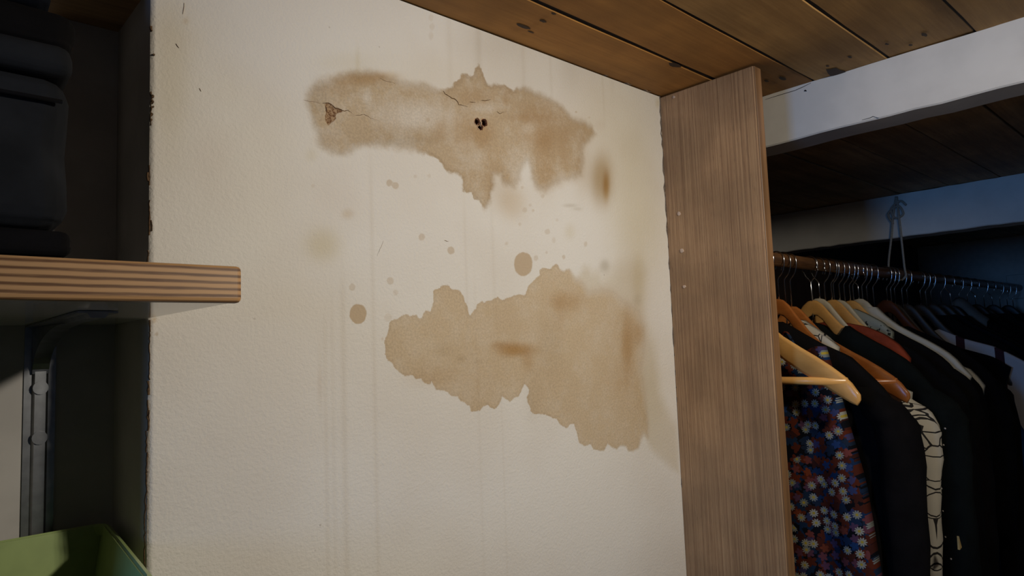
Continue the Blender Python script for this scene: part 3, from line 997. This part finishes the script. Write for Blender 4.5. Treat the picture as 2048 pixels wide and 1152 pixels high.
def soft_box(name, lo, hi, mat, parent, r=.03, bulge=.01, nse=.004, sub=3):
    off = origin(parent)
    bm = bmesh.new()
    bmesh.ops.create_cube(bm, size=1)
    c = np.array([(a + b) / 2 for a, b in zip(lo, hi)])
    s = np.array(hi) - np.array(lo)
    for v in bm.verts:
        v.co = Vector(c + np.array(v.co) * s)
    bmesh.ops.bevel(bm, geom=bm.edges[:], offset=r, segments=3, affect='EDGES', profile=.5)
    bmesh.ops.subdivide_edges(bm, edges=bm.edges[:], cuts=sub, use_grid_fill=True)
    for v in bm.verts:
        p = np.array(v.co)
        u = (p - c) / (s / 2)
        w = np.array([(1 - u[1] ** 2) * (1 - u[2] ** 2) * u[0], (1 - u[0] ** 2) * (1 - u[2] ** 2) * u[1], (1 - u[0] ** 2) * (1 - u[1] ** 2) * max(u[2], 0)])
        p = p + w * bulge + nse * np.array([math.sin(p[2] * 60 + p[0] * 23), math.sin(p[0] * 31 + p[2] * 47), .3 * math.sin(p[0] * 40)]) * (1 if p[2] > lo[2] + .01 else 0)
        p[2] = max(p[2], lo[2])
        v.co = Vector(p - off)
    me = bpy.data.meshes.new(name)
    bm.to_mesh(me)
    bm.free()
    return link(name, me, mat, parent, True)


t = thing('folded_blanket', 'dark folded blanket lying flat on the wooden shelf under the bag', 'blanket', (-.1, .02, ZS1 + .001))
soft_box('folded_layer', (-.28, -.12, ZS1 + .001), (.140, .13, ZS1 + .022), M['bagcloth'], t, .008, .002, .0015, 2)
soft_box('folded_layer', (-.28, -.118, ZS1 + .024), (.136, .13, ZS1 + .05), M['black'], t, .009, .002, .0015, 2)
bg = thing('storage_bag', 'large black fabric storage bag filling the niche on the shelf', 'bag', (-.1, .02, ZS1 + .052))
soft_box('bag_body', (-.28, -.11, ZS1 + .052), (.132, .14, 1.885), M['bagcloth'], bg, .022, .008, .002, 3)
soft_box('bag_lid', (-.282, -.114, 1.8855), (.136, .142, 1.918), M['bagcloth'], bg, .012, .004, .0015, 2)
V, F = tube_data(smooth_path([(-.27, -.1185, 1.858), (-.1, -.1215, 1.855), (.125, -.1165, 1.857)], 8), .0022, 6)
raw('piping', V, F, M['black'], bg, True)
t = thing('folded_garment', 'dark folded garment lying on top of the black storage bag', 'garment', (-.1, .02, 1.921))
soft_box('folded_layer', (-.26, -.09, 1.921), (.140, .13, 1.965), M['black'], t, .016, .006, .003, 2)
soft_box('folded_layer', (-.25, -.08, 1.967), (.118, .12, 2.015), M['navy'], t, .016, .006, .003, 2)

# green crate: tapered open box with a rolled rim
cr = thing('plastic_crate', 'olive green plastic crate standing in the niche below the shelf', 'crate', (.03, -.03, 1.216))
TOP = [(-.20, -.185), (.196, -.165), (.221, .135), (-.20, .135)]
BOT = [(-.17, -.15), (.168, -.135), (.190, .108), (-.17, .108)]
zt, zb = 1.387, 1.2165
names = ['front_wall', 'side_wall', 'rear_wall', 'side_wall']
cen = np.array([.01, -.02])
for k in range(4):
    a, b = k, (k + 1) % 4
    V = []
    for (p, z) in ((BOT[a], zb), (BOT[b], zb), (TOP[b], zt), (TOP[a], zt)):
        V.append((*p, z))
    for (p, z) in ((BOT[a], zb), (BOT[b], zb), (TOP[b], zt), (TOP[a], zt)):
        q = np.array(p) + (cen - np.array(p)) * .016
        V.append((*q, z))
    raw(names[k], V, [(0, 1, 2, 3), (7, 6, 5, 4), (0, 4, 5, 1), (1, 5, 6, 2), (2, 6, 7, 3), (3, 7, 4, 0)], M['crate'], cr)
raw('base', [(*p, zb) for p in BOT] + [(*p, zb + .004) for p in BOT], [(0, 1, 2, 3), (4, 5, 6, 7), (0, 1, 5, 4), (1, 2, 6, 5), (2, 3, 7, 6), (3, 0, 4, 7)], M['crate'], cr)
V, F = [], []
rimp = []
for k in range(4):
    p = np.array(TOP[k])
    a = np.array(TOP[k - 1]) - p
    b = np.array(TOP[(k + 1) % 4]) - p
    a, b = a / np.linalg.norm(a), b / np.linalg.norm(b)
    for s in np.linspace(0, 1, 5):
        rimp.append(p + .02 * ((1 - s) ** 2 * a + s ** 2 * b))
n = len(rimp)
sec = [(-.002, -.012), (.003, -.013), (.0055, -.008), (.005, 0), (0, .002), (-.003, -.001)]
for p in rimp:
    d = (p - cen) / np.linalg.norm(p - cen)
    for o, z in sec:
        V.append((*(p + d * o), zt + z))
m = len(sec)
for i in range(n):
    for k in range(m):
        F.append((i * m + k, i * m + (k + 1) % m, ((i + 1) % n) * m + (k + 1) % m, ((i + 1) % n) * m + k))
raw('rim', V, F, M['crate'], cr, False)

# ------------------------------------------------------------------ wardrobe rail and rope
rl = thing('clothes_rail', 'brown clothes rail crowded with hanger hooks', 'rail', (2.8, YR, ZR))
tube('rod', [(1.3605, YR, ZR), (2.2, YR, ZR - .002), (3.2, YR, ZR + .002), (XR - .001, YR, ZR + .006)], RR, M['rail'], rl, 18)
box('end_bracket', (XR - .022, YR - .05, ZR - .05), (XR - .0005, YR + .05, ZR + .075), M['white'], rl, .003, 1)
rp_ = thing('rope_loop', 'pale twisted rope loop holding the rail up from the far beam', 'rope', (2.55, YR, ZR - .02))
rq = lambda px, py: tuple(at(px, py, 0, 2.546))
for k, (pts, r) in enumerate((
        ([rq(1793, 393), rq(1797, 430), rq(1803, 480), rq(1809, 535), (2.535, YR - .022, ZR - .006), (2.535, YR - .008, ZR - .0215)], .0036),
        ([rq(1792, 393), rq(1786, 430), rq(1782, 480), rq(1777, 530), (2.530, YR + .022, ZR - .002), (2.535, YR - .004, ZR - .0215)], .0036),
        ([rq(1812, 410), rq(1800, 402), rq(1782, 418), rq(1790, 436), rq(1806, 428), rq(1796, 412), rq(1776, 428), rq(1786, 448)], .0036))):
    tube('rope_knot' if k == 2 else 'rope_strand', smooth_path(pts, 6), r, M['rope'], rp_, 8)

# ------------------------------------------------------------------ hangers
HP = [(0, 0), (.012, -.002), (.025, -.012), (.045, -.038), (.07, -.068), (.10, -.094), (.14, -.120), (.18, -.144), (.22, -.172), (.24, -.192), (.256, -.215)]


def drop(d, k=1.0):
    d = abs(d)
    return np.interp(d, [p[0] for p in HP], [p[1] for p in HP]) if d <= .256 else -.215 - (d - .256) * 1.3


def hanger(label, X, mat, zn=1.675, size=1.0, tilt=0.0, bar=True, group=None, flip=1, thin=False, yaw=0.0):
    t = thing('coat_hanger', label, 'hanger', (X, YR, zn), group)
    # bent wooden shoulder piece: cross-section swept from tip to tip
    ds = np.concatenate([-np.array([.256, .250, .240, .225, .20, .17, .14, .10, .07, .045, .025, .012]), [0], np.array([.012, .025, .045, .07, .10, .14, .20, .225, .240, .250, .256])])
    V, F, n = [], [], 12
    for d in ds:
        a = abs(d)
        h = np.interp(a, [0, .05, .12, .2, .235, .25, .256], [.040, .050, .056, .054, .048, .032, .012]) * (.55 if thin else 1)
        w = np.interp(a, [0, .1, .2, .24, .256], [.006, .006, .009, .009, .004])
        bend = -.014 * (a / .256) ** 2 * flip
        top = drop(a) * 1.0
        for k in range(n):
            an = 2 * math.pi * k / n
            cx, cz = math.cos(an), math.sin(an)
            e = .55
            px = w * math.copysign(abs(cx) ** e, cx)
            pz = h / 2 * math.copysign(abs(cz) ** e, cz)
            yy = d * size
            V.append((X + px + bend + d * yaw, YR + yy, zn + top * size + d * tilt - h / 2 + pz))
    for i in range(len(ds) - 1):
        for k in range(n):
            F.append((i * n + k, i * n + (k + 1) % n, i * n + n + (k + 1) % n, i * n + n + k))
    F += [tuple(range(n))[::-1], tuple((len(ds) - 1) * n + k for k in range(n))]
    raw('shoulder', V, F, mat, t, True)
    if bar:
        zb_ = zn - .190 * size
        tube('crossbar', [(X - .012 * flip + s * yaw, YR + s * size, zb_ + s * tilt) for s in (-.232, -.1, 0, .1, .232)], .0085, mat, t, 12)
    f2 = random.choice((1, 1, 1, -1))
    hk = [(0, zn - .012), (0, ZR - .052), (-.004 * f2, ZR - .045), (-.013 * f2, ZR - .034), (-.0185 * f2, ZR - .018), (-.0198 * f2, ZR), (-.015 * f2, ZR + .0128),
          (0, ZR + .0196), (.014 * f2, ZR + .0138), (.0198 * f2, ZR), (.0185 * f2, ZR - .012), (.022 * f2, ZR - .022)]
    P = [(X, YR + y_, z_) for y_, z_ in hk[:2]] + [tuple(q) for q in smooth_path([(X, YR + y_, z_) for y_, z_ in hk[1:]], 4)[1:]]
    tube('hook', P, .0018, M['chrome'], t, 8)
    return t


# ------------------------------------------------------------------ garments


def garment(name, label, cat, X, mat, hw=.235, t=.045, zn=1.678, L=.75, flare=0.0, neck=.065, dip=.075, sleeves=True, slv=(.045, .05, .5), group=None,
            fold=.012, collar=None, straps=False, taper_=.10, ph=0.0, top=None, lift=.009, sl_out=0.02, send=.72):
    th = thing(name, label, cat, (X, YR, zn - L), group)
    ny, nz = 30, 26
    zbot = zn - L

    def ztop(yy):
        a = abs(yy)
        if straps:
            return zn - .10 - .01 * math.cos(yy * 60)
        if top:
            return float(np.interp(a, [q[0] for q in top], [q[1] for q in top]))
        z = zn + drop(a) + lift
        if a < neck:
            q = 1 - (a / neck) ** 2
            z -= dip * max(q, 0) ** .5
        return z

    V = []
    for side in (1, -1):
        for j in range(nz + 1):
            v = j / nz
            for i in range(ny + 1):
                s = -1 + 2 * i / ny
                s = math.copysign(abs(s) ** .9, s)
                y0 = s * hw
                wid = hw * (1 - taper_ * min(1, v * 3)) + flare * v
                yy = s * wid
                z = ztop(y0) * (1 - v) + (zbot + .01 * math.sin(s * 7 + ph)) * v
                prof = math.sqrt(max(0, 1 - abs(s) ** 5)) * min(1, v * 6)
                x = side * (.0155 + max(0, t / 2 - .0155) * prof) - .014 * (y0 / .256) ** 2 * (1 - min(1, v * 3))
                amp = fold * min(1, v * 2.2)
                x += amp * (math.sin(s * 9 + ph + v * 1.5) + .6 * math.sin(s * 17 + 2 * ph - v)) * .6
                x += .006 * math.sin(v * 5 + ph)
                V.append((X + x, YR + yy, z))
    N = (ny + 1) * (nz + 1)
    F = []
    idx = lambda sd, j, i: sd * N + j * (ny + 1) + i
    for sd in (0, 1):
        for j in range(nz):
            for i in range(ny):
                F.append((idx(sd, j, i), idx(sd, j, i + 1), idx(sd, j + 1, i + 1), idx(sd, j + 1, i)))
    for j in range(nz):
        for i in (0, ny):
            F.append((idx(0, j, i), idx(0, j + 1, i), idx(1, j + 1, i), idx(1, j, i)))
    for i in range(ny):
        for j in (0, nz):
            F.append((idx(0, j, i), idx(0, j, i + 1), idx(1, j, i + 1), idx(1, j, i)))
    raw('body', V, F, mat, th, True)
    if straps:
        for s in (-1, 1):
            tube('strap', smooth_path([(X, YR + s * .11, zn - .115), (X - .004, YR + s * .085, zn - .06), (X, YR + s * .07, zn + drop(.07) + .003)], 4), .004, mat, th, 6)
    if sleeves:
        rx, ry, sl = slv
        for s in (-1, 1):
            zs_ = ztop(hw - .03) - .012
            path = smooth_path([(X - .010, YR + s * (hw - .055), zs_), (X - .008, YR + s * (hw - .015), zs_ - .05), (X, YR + s * (hw + sl_out * .6), zs_ - .13),
                                (X - .004, YR + s * (hw + sl_out), zs_ - .3 * sl / .5), (X + .006, YR + s * (hw + sl_out * .7), zs_ - sl)], 5)
            V, F, n = [], [], 16
            m = len(path)
            for i, p in enumerate(path):
                u = i / (m - 1)
                k = np.interp(u, [0, .12, .3, 1], [.35, .8, 1, send])
                for q in range(n):
                    a = 2 * math.pi * q / n
                    w = 1 + .10 * math.sin(3 * a + u * 9 + ph) + .05 * math.sin(u * 40 + a)
                    V.append((p[0] + rx * k * w * math.cos(a), p[1] + ry * k * w * math.sin(a), p[2]))
            for i in range(m - 1):
                for q in range(n):
                    F.append((i * n + q, i * n + (q + 1) % n, i * n + n + (q + 1) % n, i * n + n + q))
            F += [tuple(range(n)), tuple((m - 1) * n + q for q in range(n))]
            raw('sleeve', V, F, mat, th, True)
    if collar:
        # stand-and-fall collar lying over the hanger shoulder
        V, F = [], []
        n = 18
        for i in range(n + 1):
            u = -1 + 2 * i / n
            yy = u * (neck + .05)
            zt_ = zn + drop(yy) + lift + .012
            for (dx, dz) in ((0, .006), (-t * .55 - .006, -.006), (-t * .7 - .012, -.030 - .022 * abs(u)), (-t * .7 - .008, -.030 - .022 * abs(u)), (-t * .5, -.008), (t * .3, 0)):
                V.append((X + dx, YR + yy, zt_ + dz))
        for i in range(n):
            for k in range(6):
                F.append((i * 6 + k, i * 6 + (k + 1) % 6, i * 6 + 6 + (k + 1) % 6, i * 6 + 6 + k))
        F += [tuple(range(6)), tuple(n * 6 + k for k in range(6))]
        raw('collar', V, F, collar, th, True)
    return th


# nearest: beech hanger with a floral strap dress
hanger('pale beech hanger with crossbar, the nearest one beside the brown board', 1.46, M['h_light'], 1.690)
garment('floral_dress', 'dark dress printed with small white, orange and blue flowers', 'dress', 1.512, M['floral'], hw=.165, t=.05, zn=1.662, L=.95, flare=.085,
        sleeves=False, straps=True, taper_=-.18, fold=.010)
hanger('wooden hanger carrying the black jacket behind the floral dress', 1.600, M['h_orange'], 1.630, bar=False, size=.9)
garment('black_jacket', 'bulky black jacket hanging right behind the floral dress', 'jacket', 1.600, M['black2'], hw=.262, t=.07, L=.95, slv=(.055, .046, .62), ph=1, sl_out=.010,
        top=[(0, 1.625), (.025, 1.632), (.072, 1.602), (.117, 1.575), (.18, 1.545), (.242, 1.482), (.278, 1.43)])
hanger('golden wooden hanger whose arch shows at the left end of the rail', 1.655, M['h_orange'], 1.690, tilt=.2, bar=False)
garment('cream_blouse', 'cream blouse with fine dark lines seen only at its collar by the board', 'blouse', 1.676, M['lines'], hw=.125, t=.026, L=.6, sleeves=False, ph=2, fold=.004,
        top=[(0, 1.60), (.04, 1.637), (.10, 1.592), (.13, 1.56)])
hanger('orange varnished hanger with its rounded tip bare above the white blouse', 1.722, M['h_orange'], 1.672, tilt=-.03, size=1.03)
garment('patterned_blouse', 'white blouse with thin black branching lines hanging between black clothes', 'blouse', 1.768, M['lines'], hw=.250, t=.05, L=.72,
        slv=(.042, .052, .44), ph=2.4, sl_out=.014, send=.3, top=[(0, 1.58), (.1, 1.535), (.2, 1.482), (.25, 1.455), (.29, 1.42)])
hanger('wooden hanger second in the row of bare arches above the collars', 1.848, M['h_light'], 1.690, bar=False)
gs = garment('black_shirt', 'black shirt with a line of tiny pearl buttons along its front edge', 'shirt', 1.848, M['blackgreen'], hw=.285, t=.06, zn=1.690, L=.95, slv=(.040, .05, .64), ph=3.1,
             sl_out=.012, neck=.085, dip=.07)
for k, (px, py) in enumerate(((1890, 790), (1880, 857), (1877, 890), (1873, 932), (1873, 977), (1876, 1022), (1881, 1074), (1892, 1118))):
    hit = None
    d = Vector(CM @ np.array([px + 10 - 1024.0, py - 576.0, FPX])).normalized()
    for ch in [c_ for c_ in gs.children if c_.name.split('.')[0] in ('body', 'sleeve')]:
        tree = BVHTree.FromPolygons([q.co for q in ch.data.vertices], [tuple(q.vertices) for q in ch.data.polygons])
        co, no, fi, di = tree.ray_cast(Vector(CAM) - gs.location, d)
        if co is not None and (hit is None or (co - (Vector(CAM) - gs.location)).length < hit[0]):
            hit = ((co - (Vector(CAM) - gs.location)).length, co + gs.location, no)
    if hit is None:
        continue
    p, no = np.array(hit[1]), np.array(hit[2])
    V, F = tube_data([p - no * .002, p + no * .0012], .0022, 8)
    raw('button', V, F, M['pearl'], gs, True)
p = at(1914, 1086, 1, -.430)
raw('tag', [(p[0] - .006, -.436, p[2] - .012), (p[0] + .009, -.436, p[2] - .010), (p[0] - .004, -.436, p[2] + .016), (p[0] - .006, -.432, p[2] - .012),
            (p[0] + .009, -.432, p[2] - .010), (p[0] - .004, -.432, p[2] + .016)], [(0, 1, 2), (5, 4, 3), (0, 3, 4, 1), (1, 4, 5, 2), (2, 5, 3, 0)], M['tag'], gs)
hanger('cream hanger left of the grey printed tee', 1.895, M['h_cream'], 1.696, thin=True, bar=False, tilt=.16)
garment('terracotta_sweater', 'terracotta red sweater shoulder sandwiched between black garments', 'sweater', 1.916, M['terracotta'], hw=.205, t=.045, L=.6, sleeves=False, ph=1.9, fold=.004,
        top=[(0, 1.630), (.05, 1.626), (.103, 1.613), (.150, 1.590), (.185, 1.560), (.21, 1.52)])
hanger('wooden hanger between the cream hangers above the black blazer', 1.975, M['h_light'], 1.694, bar=False)
garment('black_blazer', 'black blazer hanging behind the terracotta sweater', 'blazer', 1.975, M['black'], hw=.262, t=.055, zn=1.694, L=.95, slv=(.038, .045, .64), ph=4, neck=.10, dip=.08)
hanger('cream hanger right of the grey printed tee', 2.030, M['h_cream'], 1.694, thin=True, bar=False, tilt=.18)
garment('printed_tee', 'grey-green tee with black scribble print near the hanger hooks', 'tee', 2.050, M['scribble'], hw=.125, t=.03, L=.5, sleeves=False, ph=.7, fold=.004,
        top=[(0, 1.668), (.03, 1.666), (.06, 1.650), (.10, 1.624), (.13, 1.59)])
hanger('wooden hanger holding the long black dress', 2.105, M['h_light'], 1.694, bar=False)
garment('black_dress', 'long black dress just left of the white shirt edge', 'dress', 2.105, M['black2'], hw=.258, t=.055, zn=1.694, L=1.0, slv=(.036, .045, .6), ph=5, neck=.085, dip=.08)
hanger('cream hanger carrying the white shirt', 2.172, M['h_cream'], 1.700, thin=True, bar=False)
garment('white_shirt', 'white shirt with its shoulder edge and pointed sleeve end showing', 'shirt', 2.172, M['whitecloth'], hw=.275, t=.045, zn=1.700, L=.42, sleeves=False, ph=2.2, fold=.004, neck=.04, dip=.03)
hanger('brown hanger with its tip peeking out beside the pointed white sleeve', 2.238, M['h_orange'], 1.680, bar=False)
garment('black_pullover', 'black pullover between the white shirt and the dark brown hanger', 'pullover', 2.238, M['black'], hw=.235, t=.05, zn=1.684, L=.8, slv=(.034, .040, .5), ph=.9, neck=.06)
garment('white_cuffed_shirt', 'shirt with a thin white sliver of sleeve right of the brown hanger tip', 'shirt', 2.312, M['whitecloth'], hw=.272, t=.031, L=.6, sleeves=False, ph=3.5, fold=.004,
        top=[(0, 1.55), (.2, 1.500), (.245, 1.478), (.275, 1.43)])
garment('black_tunic', 'black tunic hanging in front of the dark brown hanger', 'tunic', 2.380, M['black'], hw=.255, t=.045, L=.85, slv=(.035, .045, .5), ph=.2,
        top=[(0, 1.59), (.06, 1.612), (.1, 1.590), (.2, 1.54), (.25, 1.49), (.27, 1.46)])
hanger('dark brown hanger with a bare arch right of the cream ones', 2.408, M['h_brown'], 1.700, tilt=.2, bar=False)
hanger('hanger with a long wire hook beside the rope', 2.480, M['h_dark'], 1.690, bar=False, tilt=.3)
garment('black_coat', 'black coat in front of the striped shirt', 'coat', 2.480, M['black2'], hw=.250, t=.06, L=1.05, slv=(.040, .045, .66), ph=1.4,
        top=[(0, 1.58), (.05, 1.605), (.1, 1.57), (.2, 1.51), (.25, 1.46)])
hanger('hanger holding the blue garment right of the rope', 2.600, M['h_dark'], 1.690, bar=False, tilt=.32)
garment('blue_dress', 'bright blue garment just visible low at the right picture edge', 'dress', 2.605, M['bluecloth'], hw=.205, t=.05, L=1.0, flare=.42, sleeves=False, ph=2.9,
        top=[(0, 1.58), (.125, 1.51), (.2, 1.47), (.25, 1.42)])
garment('dark_coat', 'dark coat just below the white and maroon stripes', 'coat', 2.675, M['black'], hw=.262, t=.04, L=.45, sleeves=False, ph=1.1, fold=.004,
        top=[(0, 1.6), (.125, 1.532), (.21, 1.504), (.285, 1.452)])
hanger('hanger under the maroon and white striped shirt', 2.740, M['h_dark'], 1.690, bar=False, tilt=.2)
garment('striped_shirt', 'shirt with broad white and maroon shoulder stripes', 'shirt', 2.74, M['stripe'], hw=.32, t=.045, L=.45, sleeves=False, ph=.9, fold=.004,
        top=[(0, 1.58), (.05, 1.60), (.125, 1.562), (.21, 1.534), (.24, 1.516), (.29, 1.484), (.33, 1.45)])
far = [(2.86, 'black', 'black2'), (2.98, 'navy', 'navy'), (3.10, 'charcoal', 'charcoal'), (3.22, 'black', 'black'), (3.34, 'navy', 'navy'),
       (3.46, 'black', 'black2'), (3.60, 'black', 'black'), (3.74, 'charcoal', 'charcoal'), (3.88, 'black', 'black'), (4.02, 'navy', 'navy'), (4.14, 'black', 'black2')]
for k, (x, nm, mt) in enumerate(far):
    collar = M['greycloth'] if k == 3 else None
    lab = 'dark garment with a pale grey collar in the far dark end of the wardrobe' if collar else 'dark garment lost in the shadow at the far end of the rail'
    zz = 1.694 + .010 * math.sin(k * 3)
    garment('dark_garment', lab, 'garment', x, M[mt], hw=.250 + .01 * math.sin(k * 2), t=.055, zn=zz, L=.95, slv=(.040, .05, .55), ph=k * 1.7, neck=.045, dip=.05,
            collar=collar, group=None if collar else 'dark garments at the far end of the rail')
    hanger('hanger with a shiny wire hook at the far end of the rail', x, M['h_dark'], zz, group='hangers at the far end of the rail', bar=False)
# slim hangers of which only the wire hooks show
for k, x in enumerate((1.69, 1.845, 1.93, 1.99, 2.065, 2.13, 2.20, 2.29, 2.445, 2.55, 2.80)):
    hanger('slim dark hanger whose wire hook is all that shows above the packed clothes', x, M['h_dark'], 1.612, thin=True, bar=False, size=.6,
           group='hangers hidden among the packed clothes')
